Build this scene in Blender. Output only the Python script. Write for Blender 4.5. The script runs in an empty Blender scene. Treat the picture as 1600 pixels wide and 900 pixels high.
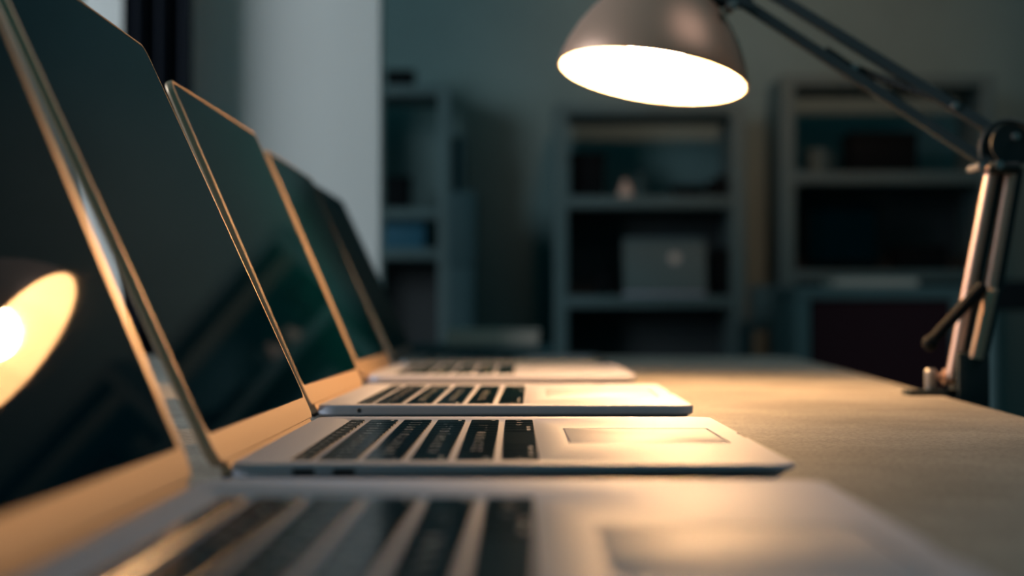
import bpy, bmesh, math, random
from mathutils import Vector, Matrix
random.seed(7)
C = bpy.context.scene.collection
PI = math.pi

# ------------------------------------------------------------------ camera
F = 2754.0                      # focal length in pixels of the 1600 px wide frame
TAB = 0.74                      # table top
CZ = TAB + 0.0653               # lens height
cam_d = bpy.data.cameras.new('camera')
cam_d.sensor_width = 36.0
cam_d.lens = F / 1600 * 36.0
cam_d.clip_start = 0.02
cam_d.dof.use_dof = True
cam_d.dof.focus_distance = 0.93
cam_d.dof.aperture_fstop = 5.9
cam_d.dof.aperture_blades = 9
cam = bpy.data.objects.new('camera', cam_d)
C.objects.link(cam)
cam.location = (0, 0, CZ)
cam.rotation_euler = (PI/2 + math.atan(39.0/F), 0, 0)
bpy.context.scene.camera = cam

# ------------------------------------------------------------------ world, light, exposure
w = bpy.data.worlds.new('dusk'); bpy.context.scene.world = w
w.use_nodes = True
bg = w.node_tree.nodes['Background']
bg.inputs['Color'].default_value = (0.02, 0.62, 0.76, 1)
bg.inputs['Strength'].default_value = 0.105

def area_light(name, loc, aim, sx, sy, power, col, spread=180):
    d = bpy.data.lights.new(name, 'AREA'); d.shape = 'RECTANGLE'
    d.size = sx; d.size_y = sy; d.energy = power; d.color = col; d.spread = math.radians(spread)
    o = bpy.data.objects.new(name, d); C.objects.link(o); o.location = loc
    o.rotation_euler = (Vector(aim)-Vector(loc)).to_track_quat('-Z', 'Y').to_euler()
    return o
area_light('window_daylight', (-2.32, 1.5, 1.75), (0.0, 2.3, 1.1), 1.5, 1.3, 50.0, (0.84, 0.93, 1.0))
area_light('overhead_fill', (1.3, 1.0, 2.7), (0.5, 0.6, 0.74), 1.0, 1.0, 6.5, (1.0, 0.93, 0.90))  # added fill lifting the table foreground, no real opening overhead
sp = bpy.data.lights.new('wall_fill_spot', 'SPOT'); sp.energy = 80; sp.color = (1.0, 0.50, 0.30)  # added fill with no known lamp behind it, warms the back wall
sp.spot_size = math.radians(42); sp.spot_blend = 1.0; sp.shadow_soft_size = 0.25
so = bpy.data.objects.new('wall_fill_spot', sp); C.objects.link(so); so.location = (0.55, 3.0, 3.0)
so.rotation_euler = (Vector((0.85, 5.6, 1.65))-Vector(so.location)).to_track_quat('-Z', 'Y').to_euler()
BULB = 540.0

vs = bpy.context.scene.view_settings
bpy.context.scene.display_settings.display_device = 'sRGB'
vs.view_transform = 'Standard'; vs.look = 'None'; vs.exposure = 0.0; vs.gamma = 1.0; vs.use_curve_mapping = False
cy = bpy.context.scene.cycles
cy.sample_clamp_indirect = 4.0
cy.max_bounces = 8

# ------------------------------------------------------------------ helpers
def at(px, py, d):
    """a point of the place at distance d, seen at px, py"""
    return Vector(((px-800)/F*d, d, CZ-(py-489)/F*d))

def mat(name, col, rough=0.5, metal=0.0, emit=None, es=1.0, noise=None, bump=None, spec=0.5, coat=0.0):
    m = bpy.data.materials.new(name); m.use_nodes = True
    nt = m.node_tree; b = nt.nodes['Principled BSDF']
    b.inputs['Base Color'].default_value = (*col, 1)
    b.inputs['Roughness'].default_value = rough
    b.inputs['Metallic'].default_value = metal
    b.inputs['Specular IOR Level'].default_value = spec
    b.inputs['Coat Weight'].default_value = coat
    if emit:
        b.inputs['Emission Color'].default_value = (*emit, 1)
        b.inputs['Emission Strength'].default_value = es
    tc = nt.nodes.new('ShaderNodeTexCoord')
    if noise:
        sc, amt, det = noise
        n = nt.nodes.new('ShaderNodeTexNoise'); n.inputs['Scale'].default_value = sc; n.inputs['Detail'].default_value = det
        nt.links.new(tc.outputs['Object'], n.inputs['Vector'])
        r = nt.nodes.new('ShaderNodeValToRGB')
        r.color_ramp.elements[0].position = 0.3; r.color_ramp.elements[1].position = 0.72
        r.color_ramp.elements[0].color = (*[c*(1-amt) for c in col], 1)
        r.color_ramp.elements[1].color = (*[min(1, c*(1+amt)) for c in col], 1)
        nt.links.new(n.outputs['Fac'], r.inputs['Fac']); nt.links.new(r.outputs['Color'], b.inputs['Base Color'])
    if bump:
        sc, st = bump
        n = nt.nodes.new('ShaderNodeTexNoise'); n.inputs['Scale'].default_value = sc; n.inputs['Detail'].default_value = 6
        nt.links.new(tc.outputs['Object'], n.inputs['Vector'])
        bp = nt.nodes.new('ShaderNodeBump'); bp.inputs['Strength'].default_value = st; bp.inputs['Distance'].default_value = 0.001
        nt.links.new(n.outputs['Fac'], bp.inputs['Height']); nt.links.new(bp.outputs['Normal'], b.inputs['Normal'])
    return m

M = {}
M['alu']   = mat('anodised_aluminium', (0.55, 0.56, 0.66), 0.55, 0.45, noise=(900, 0.03, 2))
M['grey']  = mat('shaded_aluminium', (0.10, 0.12, 0.13), 0.45, 0.6)  # dim light at the row's far end put into the metal's colour
M['gold']  = mat('bronze_aluminium', (0.60, 0.43, 0.30), 0.44, 0.70, noise=(900, 0.03, 2))
M['rim']   = mat('polished_edge', (0.80, 0.62, 0.48), 0.28, 0.9)
M['glass'] = mat('black_glass', (0.0004, 0.016, 0.026), 0.025, 0.0, spec=0.5)
M['glass'].node_tree.nodes['Principled BSDF'].inputs['IOR'].default_value = 1.11
M['key']   = mat('black_key_plastic', (0.0003, 0.012, 0.017), 0.15, spec=0.2)
M['key'].node_tree.nodes['Principled BSDF'].inputs['IOR'].default_value = 1.18
M['ink']   = mat('white_key_print', (0.85, 0.85, 0.82), 0.5)
M['pad']   = mat('trackpad_glass', (0.54, 0.54, 0.62), 0.55, 0.45)
M['dark']  = mat('dark_rubber', (0.01, 0.01, 0.012), 0.6)
M['port']  = mat('port_recess', (0.004, 0.004, 0.005), 0.4)
M['table'] = None
M['wall']  = mat('grey_painted_wall', (0.20, 0.31, 0.31), 0.9, noise=(3, 0.10, 4), bump=(40, 0.2))
M['pillar']= mat('white_painted_pillar', (0.72, 0.72, 0.70), 0.85, noise=(2, 0.04, 3), bump=(60, 0.15))
M['floor'] = mat('dark_floor', (0.05, 0.05, 0.05), 0.6, noise=(5, 0.2, 5))
M['shelf'] = mat('grey_lacquered_board', (0.12, 0.19, 0.195), 0.7, noise=(8, 0.06, 3))
M['shelfback'] = mat('dark_back_board', (0.05, 0.06, 0.065), 0.7)
M['white'] = mat('white_board', (0.65, 0.64, 0.60), 0.6)
M['black'] = mat('black_plastic', (0.003, 0.006, 0.008), 0.75, spec=0.15)
M['navy']  = mat('navy_curtain', (0.006, 0.010, 0.022), 0.9)
M['blue']  = mat('blue_card', (0.02, 0.14, 0.22), 0.7)
M['teal']  = mat('dark_teal_card', (0.03, 0.08, 0.09), 0.7)
M['maroon']= mat('dark_maroon_fabric', (0.035, 0.006, 0.012), 0.9)
M['cream'] = mat('cream_paper', (0.80, 0.64, 0.54), 0.8)
M['lampout'] = mat('brushed_lamp_metal', (0.62, 0.37, 0.27), 0.42, 0.5)
M['lampin']  = mat('white_lamp_inside', (0.42, 0.38, 0.33), 0.7)
M['armdark'] = mat('dark_arm_and_shade', (0.006, 0.015, 0.018), 0.5, 0.0)  # dark lamp metal, also standing in for the lower bars' shadow side
M['steel'] = mat('lamp_arm_steel', (0.66, 0.44, 0.35), 0.42, 0.6)
M['chrome']= mat('chrome', (0.34, 0.33, 0.33), 0.4, 0.7)
M['bulb']  = mat('lit_bulb', (1, 0.9, 0.7), 0.5, emit=(1.0, 0.56, 0.245), es=BULB)
M['wood']  = mat('table_leg_steel', (0.05, 0.05, 0.05), 0.4, 0.6)
M['pane']  = None

def table_mat():
    m = bpy.data.materials.new('mottled_grey_laminate'); m.use_nodes = True
    nt = m.node_tree; b = nt.nodes['Principled BSDF']; L = nt.links
    tc = nt.nodes.new('ShaderNodeTexCoord')
    def noise(s, d, r=0.6):
        n = nt.nodes.new('ShaderNodeTexNoise'); n.inputs['Scale'].default_value = s; n.inputs['Detail'].default_value = d; n.inputs['Roughness'].default_value = r
        L.new(tc.outputs['Object'], n.inputs['Vector']); return n
    a = noise(9, 8, 0.65); f = noise(420, 4, 0.7)
    r1 = nt.nodes.new('ShaderNodeValToRGB')
    r1.color_ramp.elements[0].position = 0.33; r1.color_ramp.elements[0].color = (0.22, 0.20, 0.17, 1)
    r1.color_ramp.elements[1].position = 0.68; r1.color_ramp.elements[1].color = (0.40, 0.36, 0.31, 1)
    L.new(a.outputs['Fac'], r1.inputs['Fac'])
    r2 = nt.nodes.new('ShaderNodeValToRGB')
    r2.color_ramp.elements[0].position = 0.36; r2.color_ramp.elements[0].color = (0.60, 0.60, 0.60, 1)
    r2.color_ramp.elements[1].position = 0.62; r2.color_ramp.elements[1].color = (1.15, 1.15, 1.15, 1)
    L.new(f.outputs['Fac'], r2.inputs['Fac'])
    mx = nt.nodes.new('ShaderNodeMix'); mx.data_type = 'RGBA'; mx.blend_type = 'MULTIPLY'; mx.inputs['Factor'].default_value = 1
    L.new(r1.outputs['Color'], mx.inputs['A']); L.new(r2.outputs['Color'], mx.inputs['B'])
    L.new(mx.outputs['Result'], b.inputs['Base Color'])
    b.inputs['Roughness'].default_value = 0.62
    bp = nt.nodes.new('ShaderNodeBump'); bp.inputs['Strength'].default_value = 0.5; bp.inputs['Distance'].default_value = 0.0006
    L.new(f.outputs['Fac'], bp.inputs['Height']); L.new(bp.outputs['Normal'], b.inputs['Normal'])
    return m
M['table'] = table_mat()
def pane_mat():
    m = bpy.data.materials.new('window_glass'); m.use_nodes = True
    nt = m.node_tree; b = nt.nodes['Principled BSDF']
    b.inputs['Base Color'].default_value = (0.8, 0.95, 1, 1); b.inputs['Roughness'].default_value = 0.02
    b.inputs['Transmission Weight'].default_value = 1.0; b.inputs['IOR'].default_value = 1.05
    return m
M['pane'] = pane_mat()

def sharpen(me, deg=28):
    bm = bmesh.new(); bm.from_mesh(me)
    for f in bm.faces: f.smooth = True
    for e in bm.edges:
        e.smooth = not (len(e.link_faces) != 2 or e.calc_face_angle(0) > math.radians(deg))
    bm.to_mesh(me); bm.free()

def obj(name, bm, m, parent=None, smooth=True, loc=None, rot=None):
    bmesh.ops.recalc_face_normals(bm, faces=bm.faces)
    me = bpy.data.meshes.new(name); bm.to_mesh(me); bm.free()
    for k in (m if isinstance(m, (list, tuple)) else [m]): me.materials.append(k)
    if smooth: sharpen(me)
    o = bpy.data.objects.new(name, me); C.objects.link(o)
    if parent: o.parent = parent
    if loc is not None: o.location = loc
    if rot is not None: o.rotation_euler = rot
    return o
def thing(name, label, cat, loc=(0, 0, 0), rotz=0, group=None):
    o = bpy.data.objects.new(name, None); C.objects.link(o); o.empty_display_size = 0.05
    o.location = loc; o.rotation_euler = (0, 0, rotz); o['label'] = label; o['category'] = cat
    if group: o['group'] = group
    return o
def tag(o, label, cat, group=None):
    o['label'] = label; o['category'] = cat
    if group: o['group'] = group
    return o
def struct(name, bm, m, parent=None):
    o = obj(name, bm, m, parent)
    if not parent: o['kind'] = 'structure'
    return o
def box(bm, x0, x1, y0, y1, z0, z1, bev=0, mi=0, mtx=None):
    r = bmesh.ops.create_cube(bm, size=1)
    vs_ = r['verts']
    for v in vs_:
        v.co = Vector((x0+(v.co.x+.5)*(x1-x0), y0+(v.co.y+.5)*(y1-y0), z0+(v.co.z+.5)*(z1-z0)))
    fs = set(f for v in vs_ for f in v.link_faces)
    for f in fs: f.material_index = mi
    if bev:
        es = list(set(e for v in vs_ for e in v.link_edges))
        r2 = bmesh.ops.bevel(bm, geom=es, offset=bev, segments=2, affect='EDGES', profile=0.5)
        vs_ = r2['verts']
    if mtx:
        allv = set()
        for v in bm.verts:
            if v.index == -1 or v in vs_: allv.add(v)
        for v in allv: v.co = mtx @ v.co
    return vs_
def B(x0, x1, y0, y1, z0, z1, bev=0):
    bm = bmesh.new(); box(bm, x0, x1, y0, y1, z0, z1, bev); return bm
def rod(bm, a, b, r0, r1=None, n=16, square=False):
    """bar or tube from a to b"""
    a = Vector(a); b = Vector(b); r1 = r0 if r1 is None else r1
    z = (b-a).normalized(); x = z.cross(Vector((0, 1, 0)))
    if x.length < 1e-4: x = z.cross(Vector((1, 0, 0)))
    x.normalize(); y = z.cross(x)
    k = 4 if square else n
    off = PI/4 if square else 0
    ra = []; rb = []
    for i in range(k):
        t = 2*PI*i/k + off
        d = x*math.cos(t) + y*math.sin(t)
        ra.append(bm.verts.new(a+d*r0)); rb.append(bm.verts.new(b+d*r1))
    for i in range(k):
        j = (i+1) % k
        bm.faces.new((ra[i], ra[j], rb[j], rb[i]))
    bm.faces.new(ra[::-1]); bm.faces.new(rb)
    return bm
def lathe(bm, prof, n=48, mtx=None, mi=0, closed=False):
    rings = []
    for r, h in prof:
        if r < 1e-6: rings.append([bm.verts.new((0, 0, h))]); continue
        rings.append([bm.verts.new((r*math.cos(2*PI*i/n), r*math.sin(2*PI*i/n), h)) for i in range(n)])
    nv = [v for rr in rings for v in rr]
    for a, b in zip(rings, rings[1:]):
        for i in range(n):
            j = (i+1) % n
            if len(a) == 1 and len(b) == 1: continue
            if len(a) == 1: f = bm.faces.new((a[0], b[j], b[i]))
            elif len(b) == 1: f = bm.faces.new((a[i], a[j], b[0]))
            else: f = bm.faces.new((a[i], a[j], b[j], b[i]))
            f.material_index = mi
    if mtx:
        for v in nv: v.co = mtx @ v.co
    return bm
def tube(bm, pts, r, n=8):
    """round tube through points"""
    pts = [Vector(p) for p in pts]; rings = []; up = None
    for i, p in enumerate(pts):
        t = (pts[min(i+1, len(pts)-1)]-pts[max(i-1, 0)]).normalized()
        if up is None:
            up = t.cross(Vector((0.3, 1, 0.2))).normalized()
        up = (up - t*up.dot(t)).normalized(); s = t.cross(up)
        rings.append([bm.verts.new(p+(up*math.cos(2*PI*k/n)+s*math.sin(2*PI*k/n))*r) for k in range(n)])
    for a, b in zip(rings, rings[1:]):
        for k in range(n):
            bm.faces.new((a[k], a[(k+1) % n], b[(k+1) % n], b[k]))
    bm.faces.new(rings[0][::-1]); bm.faces.new(rings[-1])
    return bm

def rrect(x0, x1, y0, y1, r, n=8):
    pts = []
    for cx, cy_, a0 in ((x1-r, y1-r, 0), (x0+r, y1-r, PI/2), (x0+r, y0+r, PI), (x1-r, y0+r, 1.5*PI)):
        for i in range(n+1):
            a = a0 + PI/2*i/n; pts.append((cx+r*math.cos(a), cy_+r*math.sin(a)))
    return pts
def loft(bm, loops, cap=True):
    """loops: lists of 3D points of equal length, from first to last"""
    L = [[bm.verts.new(p) for p in lp] for lp in loops]
    n = len(L[0])
    for a, b in zip(L, L[1:]):
        for i in range(n):
            j = (i+1) % n; bm.faces.new((a[i], a[j], b[j], b[i]))
    if cap:
        bm.faces.new(L[0][::-1]); bm.faces.new(L[-1])
    return bm
def slab(x0, x1, y0, y1, r, prof, n=8, bm=None):
    """rounded rectangle slab; prof is a list of (inset, z)"""
    bm = bm or bmesh.new()
    return loft(bm, [[(x, y, z) for x, y in rrect(x0+i, x1-i, y0+i, y1-i, max(r-i, 0.0004), n)] for i, z in prof])

def cut(o, cutters):
    """boolean difference baked into the mesh"""
    tmp = []
    for bm in cutters:
        bmesh.ops.recalc_face_normals(bm, faces=bm.faces)
        me = bpy.data.meshes.new('cutter'); bm.to_mesh(me); bm.free()
        c = bpy.data.objects.new('cutter', me); C.objects.link(c); c.matrix_world = o.matrix_world.copy(); tmp.append(c)
        md = o.modifiers.new('cut', 'BOOLEAN'); md.operation = 'DIFFERENCE'; md.object = c; md.solver = 'EXACT'
    par = o.parent; o.parent = None
    bpy.context.view_layer.update()
    dg = bpy.context.evaluated_depsgraph_get()
    me = bpy.data.meshes.new_from_object(o.evaluated_get(dg))
    o.modifiers.clear(); o.data = me; o.parent = par
    for c in tmp: bpy.data.objects.remove(c)
    sharpen(me)

# ------------------------------------------------------------------ setting
WY = 5.6
struct('floor', B(-2.6, 3.6, -2.5, WY+0.1, -0.1, 0), M['floor'])
# back wall
bm = bmesh.new()
box(bm, -2.6, 3.6, WY, WY+.12, 0, 3.2)
struct('wall_back', bm, M['wall'])
def window(name, x0, x1, y0, y1, z0, z1, axis):
    bm = bmesh.new(); t = 0.045
    if axis == 'x':
        box(bm, x0, x0+t, y0, y1, z0, z1); box(bm, x1-t, x1, y0, y1, z0, z1)
        box(bm, x0+t, x1-t, y0, y1, z0, z0+t); box(bm, x0+t, x1-t, y0, y1, z1-t, z1)
        g = B(x0+t, x1-t, (y0+y1)/2-.003, (y0+y1)/2+.003, z0+t, z1-t)
    else:
        box(bm, x0, x1, y0, y0+t, z0, z1); box(bm, x0, x1, y1-t, y1, z0, z1)
        box(bm, x0, x1, y0+t, y1-t, z0, z0+t); box(bm, x0, x1, y0+t, y1-t, z1-t, z1)
        box(bm, x0, x1, (y0+y1)/2-t/2, (y0+y1)/2+t/2, z0+t, z1-t)
        g = B((x0+x1)/2-.003, (x0+x1)/2+.003, y0+t, y1-t, z0+t, z1-t)
    f = struct(name, bm, M['white'])
    obj('pane', g, M['pane'], f)
bm = bmesh.new()
ly0, ly1, lz0, lz1 = 0.7, 2.3, 1.0, 2.45
box(bm, -2.6, -2.48, -2.5, ly0, 0, 3.2); box(bm, -2.6, -2.48, ly1, WY, 0, 3.2)
box(bm, -2.6, -2.48, ly0, ly1, 0, lz0); box(bm, -2.6, -2.48, ly0, ly1, lz1, 3.2)
struct('wall_left', bm, M['wall'])
window('window_1', -2.57, -2.51, ly0, ly1, lz0, lz1, 'y')
struct('wall_right', B(3.48, 3.6, -2.5, WY, 0, 3.2), M['wall'])
# the white pillar
PY = 3.4
struct('trim_1', slab(-0.83, -0.253, PY, PY+.09, 0.006, [(0, 0), (0, 3.2)], 3), M['pillar'])
# curtain in folds left of the pillar
def curtain(x0, x1, y, z0, z1, folds, amp, th=0.004):
    bm = bmesh.new(); n = folds*8
    f = []; b = []
    for i in range(n+1):
        t = i/n; x = x0+(x1-x0)*t; yy = y+amp*math.sin(t*folds*2*PI)
        f.append((x, yy-th)); b.append((x, yy+th))
    pts = f+b[::-1]
    return loft(bm, [[(x, yy, z) for x, yy in pts] for z in (z0, (z0+z1)/2, z1)])
cu = thing('curtain', 'dark navy curtain hanging in folds left of the pale pillar', 'curtain', (0, 0, 0))
obj('curtain_cloth', curtain(-0.73, -0.600, PY-.10, 0.02, 2.7, 3, 0.03), M['navy'], cu)
bm = bmesh.new(); rod(bm, (-1.0, PY-.10, 2.72), (-0.52, PY-.10, 2.72), .012); obj('curtain_rod', bm, M['dark'], cu)

# ------------------------------------------------------------------ table
def edge_x(y): return 0.324+(y-1.117)*0.0655
def table():
    t = thing('table', 'long table with mottled greige top carrying the row of open laptops', 'table', (0, 0, 0))
    y0, y1 = -0.35, 2.66; ang = math.atan(0.0655)
    # outline: local frame along the right-hand edge
    W_, Ln = 0.98, (y1-y0)/math.cos(ang)
    o = Vector((edge_x(y0), y0, 0)); ey = Vector((math.sin(ang), math.cos(ang), 0)); ex = Vector((math.cos(ang), -math.sin(ang), 0))
    base = rrect(-W_, 0, 0, Ln, 0.05, 10)
    def lp(ins, z):
        return [tuple(o+ex*x+ey*y+Vector((0, 0, z))) for x, y in rrect(-W_+ins, -ins, ins, Ln-ins, 0.05-ins, 10)]
    bm = bmesh.new()
    loft(bm, [lp(.003, TAB-.028), lp(0, TAB-.025), lp(0, TAB-.003), lp(.0009, TAB-.0009), lp(.003, TAB)])
    obj('tabletop', bm, M['table'], t)
    for lx in (-W_+.07, -.07):
        for lyy in (.08, Ln-.08):
            p = o+ex*lx+ey*lyy; bm = bmesh.new()
            rod(bm, (p.x, p.y, 0), (p.x, p.y, TAB-.028), .022, .026)
            obj('leg', bm, M['wood'], t)
    bm = bmesh.new(); a = o+ex*(-W_+.07)+ey*.08; b_ = o+ex*(-.07)+ey*(Ln-.08)
    c = o+ex*(-W_+.07)+ey*(Ln-.08)
    rod(bm, (a.x, a.y, TAB-.06), (c.x, c.y, TAB-.06), .014, square=True)
    obj('apron', bm, M['wood'], t)
table()

# ------------------------------------------------------------------ laptops
PITCH = 0.019
ROWS = [
    (0, [(1.0357, s) for s in 'esc F1 F2 F3 F4 F5 F6 F7 F8 F9 F10 F11 F12'.split()]+[(1.0357, 'o')]),
    (1, [(1, s) for s in '~ 1 2 3 4 5 6 7 8 9 0 - ='.split()]+[(1.5, 'delete')]),
    (2, [(1.5, 'tab')]+[(1, s) for s in 'Q W E R T Y U I O P [ ] \\'.split()]),
    (3, [(1.75, 'caps lock')]+[(1, s) for s in "A S D F G H J K L ; '".split()]+[(1.75, 'return')]),
    (4, [(2.25, 'shift')]+[(1, s) for s in 'Z X C V B N M , . /'.split()]+[(2.25, 'shift')]),
    (5, [(1, 'fn'), (1, 'control'), (1, 'option'), (1.25, 'command'), (5, ''), (1.25, 'command'), (1, 'option'), (1, '<'), (1, 'v'), (1, '>')]),
]
def text_tris(body, size):
    cd = bpy.data.curves.new('t', 'FONT'); cd.body = body; cd.size = size; cd.align_x = 'CENTER'; cd.align_y = 'CENTER'
    cd.resolution_u = 2; cd.offset = size*0.02
    o = bpy.data.objects.new('t', cd); C.objects.link(o)
    dg = bpy.context.evaluated_depsgraph_get(); me = bpy.data.meshes.new_from_object(o.evaluated_get(dg))
    me.calc_loop_triangles()
    r = ([v.co.copy() for v in me.vertices], [tuple(t.vertices) for t in me.loop_triangles])
    bpy.data.objects.remove(o); bpy.data.curves.remove(cd); bpy.data.meshes.remove(me)
    return r
KEYS = []      # (mesh, u, v) shared by every laptop
def build_keys():
    kd = 0.0156
    for row, ks in ROWS:
        tot = 14.5*PITCH; v = -tot/2
        for wd, s in ks:
            wv = wd*PITCH-0.0030
            du = 0.0078 if row == 0 else kd
            uc = (0.0 if row == 0 else 0.0150+PITCH*(row-1))
            h = 0.0013; bm = bmesh.new()
            slab(-du/2, du/2, -wv/2, wv/2, .0012, [(0, 0), (0, h-.0003), (.0003, h)], 2, bm)
            for f in bm.faces: f.material_index = 0
            if s:
                wide = wd > 1.1 or len(s) > 3
                sz = 0.0034 if (len(s) > 1 or row == 0) else 0.0066
                vsx, ts = text_tris(s, sz)
                ou, ov = (du/2-.0032, 0) if (wide and row) else (0, 0)
                if wide and row and wd > 1.1: ov = (-1 if v < 0 else 1)*(wv/2-len(s)*.0011-.001)
                nv = [bm.verts.new((ou-p.y, ov+p.x, h+.00004)) for p in vsx]
                for t in ts:
                    try: bm.faces.new([nv[i] for i in t]).material_index = 1
                    except ValueError: pass
            me = bpy.data.meshes.new('key'); 
            bm.normal_update(); bm.to_mesh(me); bm.free()
            me.materials.append(M['key']); me.materials.append(M['ink'])
            KEYS.append((me, uc, v+wd*PITCH/2)); v += wd*PITCH
build_keys()

def laptop(label, x, y, yaw, tilt, S, W=0.325, Lm=1.0, style='wedge', ports=((.030, .009), (.046, .009)), chin='gold', vc=None, group='open laptops in a row on the table', thick=.0050, ku=-.0035, bez=.0022, loff=-.003, body='alu'):
    D = 0.227; L = 0.222*Lm; H = 0.009/S
    deck_z = TAB+0.009
    t = thing('laptop', label, 'laptop', (x, y, deck_z), yaw, group)
    t.scale = (S, S, S)
    vc = W/2 if vc is None else vc
    # base shell
    bm = bmesh.new(); R_ = 0.0125
    def hs(u):
        k = min(max(u/D, 0), 1)
        return 0.0056*(1-k)+0.0022*k if style == 'wedge' else 0.0060-0.0006*k
    def lp(ins, zf):
        return [(px_, py_, zf(px_)) for px_, py_ in rrect(ins, D-ins, ins, W-ins, max(R_-ins, .002), 8)]
    loft(bm, [lp(.018, lambda u: -H+.0012), lp(.010, lambda u: -H+.0018), lp(.003, lambda u: -hs(u)-.0008), lp(.0008, lambda u: -hs(u)),
              lp(0, lambda u: -hs(u)+.0008), lp(0, lambda u: -.0010), lp(.0003, lambda u: -.0004), lp(.0009, lambda u: 0)])
    base = obj('base', bm, M[body], None)
    cutters = []
    # keyboard well with sloping walls
    u0, u1 = .0235+ku, .1270+ku; hv = 14.5*PITCH/2+.0010
    cb = bmesh.new()
    def cl(g, z): return [(a, b, z) for a, b in rrect(u0-g, u1+g, vc-hv-g, vc+hv+g, .0015+g*.3, 3)]
    loft(cb, [cl(0, -.0015), cl(.0036, 0), cl(.0036, .003)]); cutters.append(cb)
    # trackpad recess
    ptc = vc+.006
    cutters.append(slab(.1388, .2142, ptc-.0527, ptc+.0527, .002, [(0, -.0010), (0, .003)], 3))
    # finger scoop in the front edge
    cb = bmesh.new(); rod(cb, (D+.0065, ptc-.017, .0018), (D+.0065, ptc+.017, .0018), .0090, n=24); cutters.append(cb)
    # hinge slot at the back edge
    cutters.append(B(-.01, .0008+max(0, loff+.003), .016, W-.016, -.02, .01))
    for pu, pl in ports:
        cutters.append(slab(pu-pl/2, pu+pl/2, -.003, .0035, .0008, [(0, -.0043), (0, -.0017)], 3) if pl > .005 else rod(bmesh.new(), (pu, -.003, -.0031), (pu, .003, -.0031), .0014, n=16))
    cut(base, cutters)
    base.parent = t
    for pu, pl in ports:
        obj('port', B(pu-pl/2-.0003, pu+pl/2+.0003, .0030, .0040, -.0046, -.0014), M['port'], base)
    for fu in (.03, D-.03):
        for fv in (.035, W-.035):
            bm = bmesh.new(); lathe(bm, [(0, -H), (.006, -H), (.007, -H+.0006), (.007, -H+.0016), (0, -H+.0016)], 16)
            obj('foot', bm, M['dark'], base, loc=(fu, fv, 0))
    # keyboard
    kb = obj('keyboard', B(u0+.0005, u1-.0005, vc-hv+.0005, vc+hv-.0005, -.00165, -.00148), M[body], t)
    for me, ku, kv in KEYS:
        k = bpy.data.objects.new('key', me); C.objects.link(k); k.parent = kb
        k.location = (u0+.0052+ku, vc+kv, -.0015)
    obj('trackpad', slab(.1392, .2138, ptc-.0523, ptc+.0523, .002, [(.0003, -.0012), (.0003, -.0003), (.0005, -.0002)], 3), M['pad'], t)
    # hinge barrel
    bm = bmesh.new(); rod(bm, (-.0035, .018, -.0062), (-.0035, W-.018, -.0062), .0020, n=20)
    obj('hinge', bm, M['dark'], t)
    # lid: local X runs up the lid, Y along the hinge, Z to its back
    bz = 1.0 if bez < .003 else 1.8
    lid = slab(-.0005, L, 0, W, .010, [(.0010*bz, 0), (.0003*bz, .0004*bz), (0, .0010*bz), (0, thick-.0012), (.0006, thick-.0004), (.002, thick)], 8)
    box(lid, -.0050, .0005, .0175, W-.0175, .0002, .0040)
    lo = obj('lid', lid, M[chin], None)
    g0 = .0125
    cut(lo, [slab(g0, L-bez, bez, W-bez, max(.002, .010-bez), [(0, -.002), (0, .0007)], 6)])
    lo.parent = t
    lo.location = (loff, 0, 0); lo.rotation_euler = (0, -(PI/2+tilt), 0)
    obj('screen', slab(g0+.0003, L-bez-.0003, bez+.0003, W-bez-.0003, max(.0018, .0098-bez), [(.0003, .0001), (0, .0003), (0, .0009)], 6), M['glass'], lo)
    return t

laptop('nearest laptop, cut by the frame edge, with lamp glow reflected in its black screen',
       -0.1095, 0.2306, -0.0105, 0.402, 0.929, W=0.398, vc=0.199, ku=-.0060, bez=.009, chin='gold', loff=-.0018)
laptop('second laptop from the front, sharp thin wedge body with two ports on its side',
       -0.1056, 0.6554, -0.0018, 0.4306, 0.9362, Lm=1.0736)
laptop('third laptop from the front, thicker flat body with a small round jack on its side',
       -0.1193, 1.0744, -0.0130, 0.4108, 1.0149, Lm=0.9693, style='flat', ports=((.026, .0028),))
laptop('fourth laptop from the front, with a bright orange lit lid edge',
       -0.1320, 1.6000, -0.0050, 0.4070, 1.080, Lm=0.935, style='flat', ports=(), thick=.0056)
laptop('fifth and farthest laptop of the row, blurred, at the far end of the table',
       -0.1357, 2.1000, -0.0080, 0.4400, 1.10, Lm=0.965, style='flat', ports=(), chin='grey', body='grey')

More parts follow.
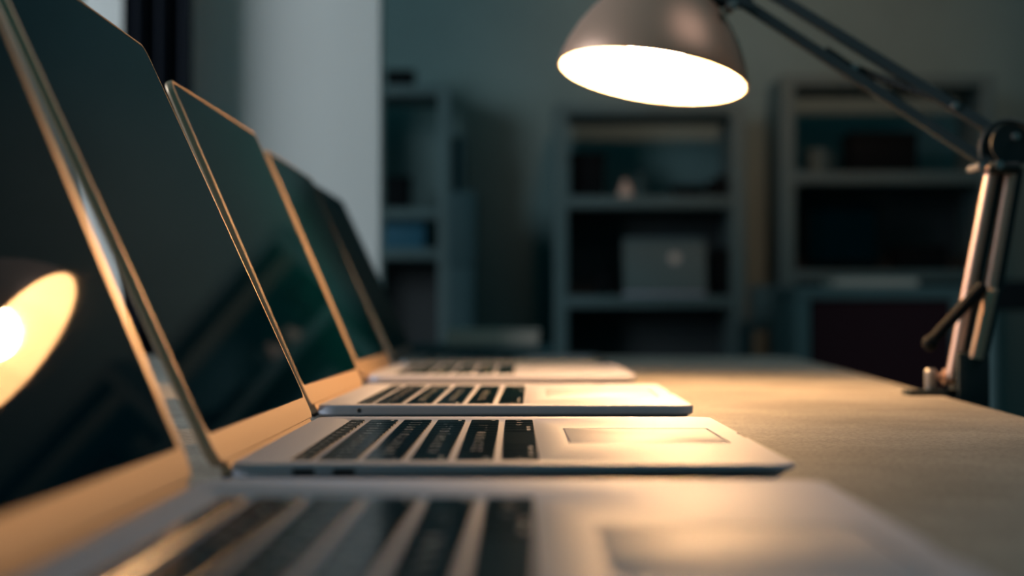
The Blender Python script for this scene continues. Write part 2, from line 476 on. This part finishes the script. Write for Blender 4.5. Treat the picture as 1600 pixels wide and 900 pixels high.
# ------------------------------------------------------------------ desk lamp
def lamp():
    d = 1.40
    root_p = at(1515, 600, d); root_p.z = TAB
    root = thing('desk_lamp', 'lit articulated desk lamp with a domed metal shade clamped to the table edge', 'lamp', (root_p.x, root_p.y, TAB))
    inv = Matrix.Translation(-root.location)
    def O(name, bm, m, parent=None):
        for v in bm.verts: v.co = inv @ v.co
        return obj(name, bm, m, parent or root)
    # shade
    dS = 1.55; c = at(1020, 119, dS); R_ = 296/2/F*dS; K = R_/.0742
    ax = Vector((math.sin(math.radians(9)), math.sin(math.radians(7.5)), 1)).normalized()
    mt = Matrix.Translation(c) @ ax.to_track_quat('Z', 'Y').to_matrix().to_4x4() @ Matrix.Scale(K, 4); R_ /= K
    prof = [(R_, 0), (R_*.985, .010), (R_*.94, .020), (R_*.86, .033), (R_*.75, .046), (R_*.62, .058), (R_*.46, .068), (R_*.34, .073), (.020, .0755)]
    bm = bmesh.new(); lathe(bm, [(R_-.0012, -.0006), (R_+.0006, -.0006), (R_+.0006, .001)]+prof[1:], 72, mt)
    shade = O('lamp_shade', bm, M['lampout'])
    bm = bmesh.new(); lathe(bm, [(r-.0012, h-.0004 if h else -.0004) for r, h in prof[:-1]]+[(.012, .0735)], 72, mt)
    O('shade_lining', bm, M['lampin'], shade)
    bm = bmesh.new(); lathe(bm, [(0, .072), (.020, .0745), (.021, .082), (.021, .112), (.017, .118), (0, .118)], 32, mt)
    O('lamp_socket', bm, M['armdark'])
    bm = bmesh.new(); lathe(bm, [(0, .000), (.009, .0015), (.016, .0065), (.0205, .014), (.0220, .022), (.0195, .033), (.0145, .045), (.0125, .056), (.0125, .0725)], 32, mt)
    O('light_bulb', bm, M['bulb'])
    # head bracket
    sock = mt @ Vector((0, 0, .098)); hb = at(1128, -22, dS+.01)
    bm = bmesh.new(); rod(bm, sock, hb, .006, .006, 12)
    rod(bm, at(1085, -2, dS+.01), at(1172, 3, dS-.02), .0060, .0060, 12)
    O('head_bracket', bm, M['armdark'])
    bm = bmesh.new(); a = at(1143, 8, dS-.03); rod(bm, a+Vector((0, -.012, 0)), a+Vector((0, .02, 0)), .0042, .0042, 14); O('bolt', bm, M['chrome'])
    # upper arm: two parallel bars
    for nm, p0, p1, dy in (('upper_bar', (1160, -40), (1566, 212), 1.400), ('lower_bar', (1118, -26), (1550, 260), 1.400)):
        bm = bmesh.new(); rod(bm, at(*p0, dS-.01), at(*p1, dy), .0060, .0060, square=True)
        O('upper_arm_bar', bm, M['armdark'])
    bm = bmesh.new()
    a, b = at(1337, 106, 1.475), at(1495, 165, 1.425)
    n = 220; pts = []
    ax2 = (b-a).normalized(); s1 = ax2.cross(Vector((0, 1, 0))).normalized(); s2 = ax2.cross(s1)
    for i in range(n*4+1):
        t = i/(n*4); ph = t*2*PI*34
        pts.append(a+(b-a)*t+s1*.0026*math.cos(ph)+s2*.0026*math.sin(ph))
    tube(bm, pts[::3], .0010, 5); O('spring', bm, M['armdark'])
    for q in ((1337, 104, 1.465), (1495, 164, 1.415)):
        bm = bmesh.new(); a = at(*q); rod(bm, a, a+Vector((0, .02, 0)), .003, .003, 12); O('bolt', bm, M['chrome'])
    # small link plate joining both bars midway
    bm = bmesh.new(); rod(bm, at(1290, 82, 1.495), at(1362, 132, 1.472), .0068, .0068, square=True); O('link_plate', bm, M['armdark'])
    # elbow: plates and loop
    e = at(1575, 228, 1.40)
    for dy in (-.014, .012):
        bm = bmesh.new()
        m4 = Matrix.Translation(e+Vector((0, dy, 0))) @ Matrix.Rotation(PI/2, 4, 'X')
        lathe(bm, [(0, -.0012), (.0170, -.0012), (.0175, 0), (.0170, .0012), (0, .0012)], 40, m4)
        rod(bm, at(1548, 262, 1.40+dy), at(1592, 262, 1.40+dy), .0050, .0050, 12)
        O('elbow_plate', bm, M['armdark'])
    bm = bmesh.new(); c0 = at(1577, 232, 1.375)
    tube(bm, [c0+Vector((.0215*math.cos(a), 0, .0215*math.sin(a))) for a in [PI*(1.12-i/24*1.3) for i in range(25)]], .0022, 8)
    O('cable_loop', bm, M['armdark'])
    for q, r in (((1563, 257), .0034), ((1535, 259), .0030), ((1590, 212), .003)):
        bm = bmesh.new(); a = at(*q, 1.380); rod(bm, a, a+Vector((0, .034, 0)), r, r, 14); O('bolt', bm, M['chrome'])
    # lower arm: two bars, each with its shadow side added as a dark rod
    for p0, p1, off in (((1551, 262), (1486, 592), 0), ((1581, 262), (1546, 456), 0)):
        bm = bmesh.new(); rod(bm, at(*p0, 1.397), at(*p1, 1.397), .0050, .0050, 16); O('lower_arm_bar', bm, M['steel'])
        bm = bmesh.new(); rod(bm, at(p0[0]+13, p0[1], 1.402), at(p1[0]+13, p1[1], 1.402), .0042, .0042, square=True); O('lower_arm_dark_rod', bm, M['armdark'])
    bm = bmesh.new(); rod(bm, at(1558, 450, 1.400), at(1530, 592, 1.400), .0042, .0042, square=True); O('lower_arm_dark_rod', bm, M['armdark'])
    # spring on the right-hand bar
    a, b = at(1549, 452, 1.386), at(1524, 562, 1.386); pts = []
    ax2 = (b-a).normalized(); s1 = ax2.cross(Vector((0, 1, 0))).normalized(); s2 = ax2.cross(s1)
    for i in range(26*8+1):
        t = i/(26*8); ph = i/8*2*PI
        pts.append(a+(b-a)*t+s1*.0048*math.cos(ph)+s2*.0048*math.sin(ph))
    bm = bmesh.new(); tube(bm, pts, .0011, 5); O('spring', bm, M['rim'])
    # diagonal handle
    bm = bmesh.new(); rod(bm, at(1536, 447, 1.385), at(1454, 534, 1.375), .0052, .0044, 12)
    bmesh.ops.create_uvsphere(bm, u_segments=16, v_segments=10, radius=.0062, matrix=Matrix.Translation(at(1453, 536, 1.375)))
    O('handle', bm, M['black'])
    # foot of the lamp: socket block and clamp gripping the table edge
    bx = at(1514, 592, 1.40); ex = edge_x(1.40)
    bm = bmesh.new()
    box(bm, bx.x-.0125, bx.x+.0125, 1.385, 1.415, TAB-.030, TAB+.034, .002)
    O('clamp_block', bm, M['armdark'])
    bm = bmesh.new()
    box(bm, ex-.030, bx.x-.010, 1.388, 1.412, TAB+.0002, TAB+.0042)
    box(bm, ex+.0015, ex+.0065, 1.388, 1.412, TAB-.075, TAB+.0042)
    box(bm, ex-.030, ex+.0065, 1.388, 1.412, TAB-.080, TAB-.075)
    O('clamp', bm, M['armdark'])
    bm = bmesh.new(); rod(bm, (ex-.018, 1.40, TAB-.105), (ex-.018, 1.40, TAB-.036), .0035, .0035, 12)
    lathe(bm, [(0, TAB-.036), (.009, TAB-.036), (.009, TAB-.030), (0, TAB-.0285)], 20, Matrix.Translation((ex-.018, 1.40, 0)))
    O('clamp_screw', bm, M['chrome'])
    bm = bmesh.new(); k = at(1454, 594, 1.40)
    lathe(bm, [(0, TAB+.0042), (.0042, TAB+.0042), (.0048, TAB+.006), (.0048, TAB+.019), (.0035, TAB+.021), (0, TAB+.021)], 20, Matrix.Translation((k.x, 1.40, 0)))
    O('chrome_knob', bm, M['chrome'])
    bm = bmesh.new(); rod(bm, (k.x, 1.40, TAB+.0145), (bx.x, 1.40, TAB+.0145), .0026, .0026, 12)
    rod(bm, (k.x+.010, 1.40, TAB+.0145), (k.x+.017, 1.40, TAB+.0145), .0062, .0062, 18)
    O('knob_shaft', bm, M['steel'])
    bm = bmesh.new(); rod(bm, (k.x+.0225, 1.40, TAB+.0145), (k.x+.029, 1.40, TAB+.0145), .0055, .0048, 18); O('lock_nut', bm, M['rim'])
lamp()

# ------------------------------------------------------------------ shelving behind
def X(px, d): return (px-800)/F*d
def Z(py, d): return CZ-(py-489)/F*d
def shelf_unit(label, x0, x1, zt, levels, d, depth=.30, th=.035, back=(), name='shelf_unit', floor_z=0):
    t = thing(name, label, 'shelf', ((x0+x1)/2, d, 0)); ox = (x0+x1)/2
    for a, b in ((x0, x0+th*1.15), (x1-th*1.15, x1)):
        obj('side_panel', B(a-ox, b-ox, 0, depth, floor_z, zt, .002), M['shelf'], t)
    for z in [zt]+list(levels)+[.10]:
        obj('shelf_board', B(x0+th*1.15-ox, x1-th*1.15-ox, 0, depth-.012, z-th, z, .002), M['shelf'], t)
    for z0, z1 in back:
        obj('back_panel', B(x0+th*1.15-ox, x1-th*1.15-ox, depth-.012, depth, z0, z1), M['shelfback'], t)
    return t
def crate(name, label, cat, px0, px1, py0, zb, d, dep, m, bev=.006, group=None, lid=None):
    """small boxy object standing on height zb, detailed with a lid line"""
    x0, x1, z1 = X(px0, d), X(px1, d), Z(py0, d)
    t = thing(name, label, cat, ((x0+x1)/2, d+dep/2, zb), 0, group); hw = (x1-x0)/2; h = z1-zb
    obj('body', B(-hw, hw, -dep/2, dep/2, 0, h*.82, bev), m, t)
    obj('top', B(-hw-.003, hw+.003, -dep/2-.003, dep/2+.003, h*.82, h, bev*.6), lid or m, t)
    return t

D1 = 5.20
# centre unit
cz1, cz2 = Z(306, D1), Z(462, D1)
shelf_unit('open grey shelf unit with a laptop on its middle board, behind the lamp shade', X(866, D1), X(1165, D1), Z(160, D1), [cz1, cz2], D1, back=((.10, cz2-.035), (cz2, cz1-.035)))
D1i = D1+.06
crate('storage_tin', 'black boxy tin at the left end of the top board of the middle shelf unit', 'tin', 893, 945, 238, cz1, D1i, .12, M['black'])
t = thing('cone_ornament', 'small pale cone beside the black tin on the middle shelf unit', 'ornament', (X(980, D1i), D1i+.06, cz1))
bm = bmesh.new(); lathe(bm, [(0, 0), (.026, 0), (.027, .006), (.014, .035), (.008, .055), (0, .058)], 24); obj('body', bm, M['cream'], t)
t = thing('bottle', 'slim dark bottle standing between the pale cone and the low dark bowl', 'bottle', (X(1003, D1i), D1i+.06, cz1))
bm = bmesh.new(); lathe(bm, [(0, 0), (.020, 0), (.021, .045), (.012, .062), (.009, .080), (0, .080)], 24); obj('body', bm, M['teal'], t)
bm = bmesh.new(); lathe(bm, [(0, .080), (.010, .080), (.010, .092), (0, .092)], 16); obj('cap', bm, M['black'], t)
t = thing('bowl', 'low dark bowl on the top board of the middle shelf unit', 'bowl', (X(1080, D1i), D1i+.07, cz1))
bm = bmesh.new(); lathe(bm, [(0, 0), (.030, 0), (.055, .020), (.062, .038), (.058, .038), (.050, .022), (.026, .006), (0, .006)], 32); obj('body', bm, M['black'], t)
t = thing('photo_camera', 'black camera at the right end of the top board of the middle shelf unit', 'camera', (X(1130, D1i), D1i+.06, cz1))
obj('body', B(-.038, .038, -.02, .03, 0, .055, .005), M['black'], t); obj('viewfinder', B(-.014, .014, -.015, .02, .055, .070, .003), M['black'], t)
bm = bmesh.new(); rod(bm, (0, -.02, .027), (0, -.055, .027), .020, .022, 24); obj('lens', bm, M['black'], t)
# laptop on the middle board, lid back towards us
zL = cz2; dL = D1+.03
t = thing('laptop', 'pale laptop on the shelf behind, its lid back with a round emblem turned this way', 'laptop', (X(1042, dL), dL+.05, zL))
hw = .124
obj('base', slab(-hw, hw, .0, .19, .01, [(.004, 0), (0, .003), (0, .010), (.001, .011)], 5), M['alu'], t)
lid = slab(-hw, hw, 0, .170, .010, [(.001, 0), (0, .001), (0, .004), (.001, .005)], 6)
lo = obj('lid', lid, M['shelf'], t, loc=(0, .004, .011), rot=(math.radians(75), 0, 0))
bm = bmesh.new(); lathe(bm, [(0, 0.0051), (.017, .0051), (.017, .0058), (0, .0058)], 32, Matrix.Translation((.030, .105, 0))); obj('emblem', bm, M['white'], lo)
crate('book_box', 'tall thin black box right of the laptop on the middle shelf unit', 'box', 1120, 1142, 388, cz2, D1i, .12, M['black'])
crate('small_box', 'small dark box left of the laptop on the middle shelf unit', 'box', 932, 958, 424, cz2, D1i, .08, M['black'])
# right unit
rz0, rz1 = Z(268, D1), Z(422, D1)
shelf_unit('tall dark grey shelf unit at the right behind the lamp arm', X(1222, D1), X(1556, D1), Z(116, D1), [rz0, rz1], D1, back=((rz1, rz0-.035), (.1, rz1-.035)))
crate('projector', 'wide black device on the top board of the right shelf unit', 'device', 1330, 1435, 205, rz0, D1i, .16, M['black'])
t = thing('cup', 'small pale cup left of the wide black device on the right shelf unit', 'cup', (X(1282, D1i), D1i+.05, rz0))
bm = bmesh.new(); lathe(bm, [(0, 0), (.026, 0), (.034, .075), (.031, .075), (.024, .005), (0, .005)], 28); obj('body', bm, M['shelf'], t)
bm = bmesh.new(); tube(bm, [Vector((.030+.018*math.sin(a), 0, .040-.02*math.cos(a))) for a in [PI*i/10 for i in range(11)]], .003, 8); obj('handle', bm, M['shelf'], t)
# monitor
dM = D1+.05
t = thing('monitor', 'black monitor standing on the lower board of the right shelf unit', 'monitor', (X(1321, dM), dM+.06, rz1))
mw = (X(1381, dM)-X(1262, dM))/2; mh = Z(320, dM)-rz1
obj('housing', B(-mw, mw, -.012, .012, .018, mh, .004), M['black'], t); obj('screen', B(-mw+.01, mw-.01, -.0135, -.012, .03, mh-.01), M['glass'], t)
obj('stand', B(-.03, .03, -.03, .05, 0, .006, .002), M['black'], t); obj('neck', B(-.012, .012, .004, .012, .006, .03), M['black'], t)
crate('router', 'low black box right of the monitor on the right shelf unit', 'box', 1402, 1482, 384, rz1, D1i, .12, M['black'])
# white cabinet in front of the right unit
D2 = 4.55
cab_z = Z(447, D2)
t = thing('cabinet', 'white framed open cabinet with dark maroon inside, at right below the monitor', 'cabinet', (X(1370, D2), D2, 0))
xa, xb = X(1243, D2)-X(1370, D2), X(1512, D2)-X(1370, D2)
for a, b in ((xa, xa+.038), (xb-.038, xb)): obj('side_panel', B(a, b, 0, .42, 0, cab_z-.034, .002), M['shelf'], t)
obj('top_board', B(xa, xb, 0, .42, cab_z-.034, cab_z, .002), M['shelf'], t)
obj('back_panel', B(xa+.038, xb-.038, .408, .42, 0, cab_z-.034), M['maroon'], t)
obj('shelf_board', B(xa+.038, xb-.038, .01, .408, .30, .318, .002), M['maroon'], t)
obj('door', B(xa+.042, xb-.042, .012, .028, .33, cab_z-.04, .002), M['maroon'], t)
t = thing('paper_stack', 'flat stack of cream paper lying on the white cabinet under the monitor', 'paper', (X(1375, D2), D2+.14, cab_z))
pw = (X(1440, D2)-X(1312, D2))/2
obj('sheets', B(-pw, pw, -.11, .11, 0, .020, .001), M['cream'], t); obj('cover', B(-pw+.004, pw+.002, -.108, .112, .020, .026, .001), M['shelf'], t)
# grey box between centre and right units
zst = Z(502, 4.9)
t = thing('stool', 'small dark stool carrying a grey box between the two shelf units', 'stool', (X(1203, 4.9)+.005, 5.085, 0))
obj('seat', B(-.06, .06, -.09, .09, zst-.025, zst, .004), M['teal'], t)
for sx in (-.048, .048):
    for sy in (-.078, .078):
        bm = bmesh.new(); rod(bm, (sx, sy, 0), (sx, sy, zst-.025), .010, .010, 10); obj('leg', bm, M['teal'], t)
crate('carton', 'small grey carton on the dark stool right of the middle shelf unit', 'box', 1180, 1224, 446, zst, 5.02, .12, M['shelf'])
# left unit (partly behind the pillar)
lz1, lz2 = Z(325, D1), Z(388, D1)
shelf_unit('narrow grey shelf unit emerging from behind the pale pillar', X(520, D1), X(704, D1), Z(132, D1), [lz1, lz2], D1, back=((.1, lz2-.035),), th=.032)
crate('black_case', 'small flat black case on top of the narrow left shelf unit', 'case', 602, 646, 108, Z(132, D1), D1i, .12, M['black'])
crate('dark_pot', 'black pot on the upper board of the narrow left shelf unit', 'pot', 602, 640, 275, lz1, D1i, .09, M['black'])
crate('file_box', 'blue file box on the lower board of the narrow left shelf unit', 'box', 598, 664, 342, lz2, D1i, .2, M['blue'])
# tall flat cartons leaning beside it
crate('tall_carton', 'tall narrow dark teal carton right of the narrow left shelf unit', 'box', 708, 724, 212, 0, 5.25, .25, M['teal'])
crate('dark_cabinet', 'lower dark teal cabinet beside the tall narrow carton against the wall', 'cabinet', 700, 742, 298, 0, 4.95, .28, M['teal'])
# low sideboard behind the table's far end, with pale box on it
D3 = 3.7; zs = Z(541, D3)
t = thing('sideboard', 'low dark sideboard just beyond the far end of the table', 'cabinet', (X(765, D3), D3, 0))
sa = X(640, D3)-X(765, D3); sb = X(862, D3)-X(765, D3)
obj('body', B(sa, sb, 0, .35, .06, zs-.02, .003), M['teal'], t); obj('top', B(sa-.008, sb+.008, -.008, .36, zs-.02, zs, .003), M['teal'], t)
obj('door', B(sa+.01, -.004, -.012, 0, .08, zs-.03, .002), M['teal'], t); obj('door', B(.004, sb-.01, -.012, 0, .08, zs-.03, .002), M['teal'], t)
for sx in (sa+.03, sb-.03):
    for sy in (.04, .31):
        bm = bmesh.new(); rod(bm, (sx, sy, 0), (sx, sy, .06), .012, .016, 10); obj('leg', bm, M['dark'], t)
crate('document_box', 'flat cream box lying on the low sideboard beyond the laptops', 'box', 697, 842, 515, zs, D3+.03, .20, M['cream'], bev=.003)
# chair at the right edge of the frame
D4 = 3.6
t = thing('chair', 'black backed chair with pale legs at the right edge of the frame', 'chair', (X(1600, D4), D4, 0))
hw = .10
obj('backrest', slab(-hw, hw+.14, -.02, .02, .015, [(.004, Z(486, D4)), (0, Z(482, D4)), (0, Z(444, D4)), (.006, Z(438, D4))], 5), M['black'], t)
obj('seat', B(-hw, hw+.14, 0, .40, .43, .46, .01), M['black'], t)
for sx, sy in ((-hw+.03, .0), (hw+.11, .0), (-hw+.03, .38), (hw+.11, .38)):
    bm = bmesh.new(); rod(bm, (sx, sy, 0), (sx, sy, Z(486, D4) if sy == 0 else .43), .017, .017, 12); obj('leg', bm, M['shelf'], t)
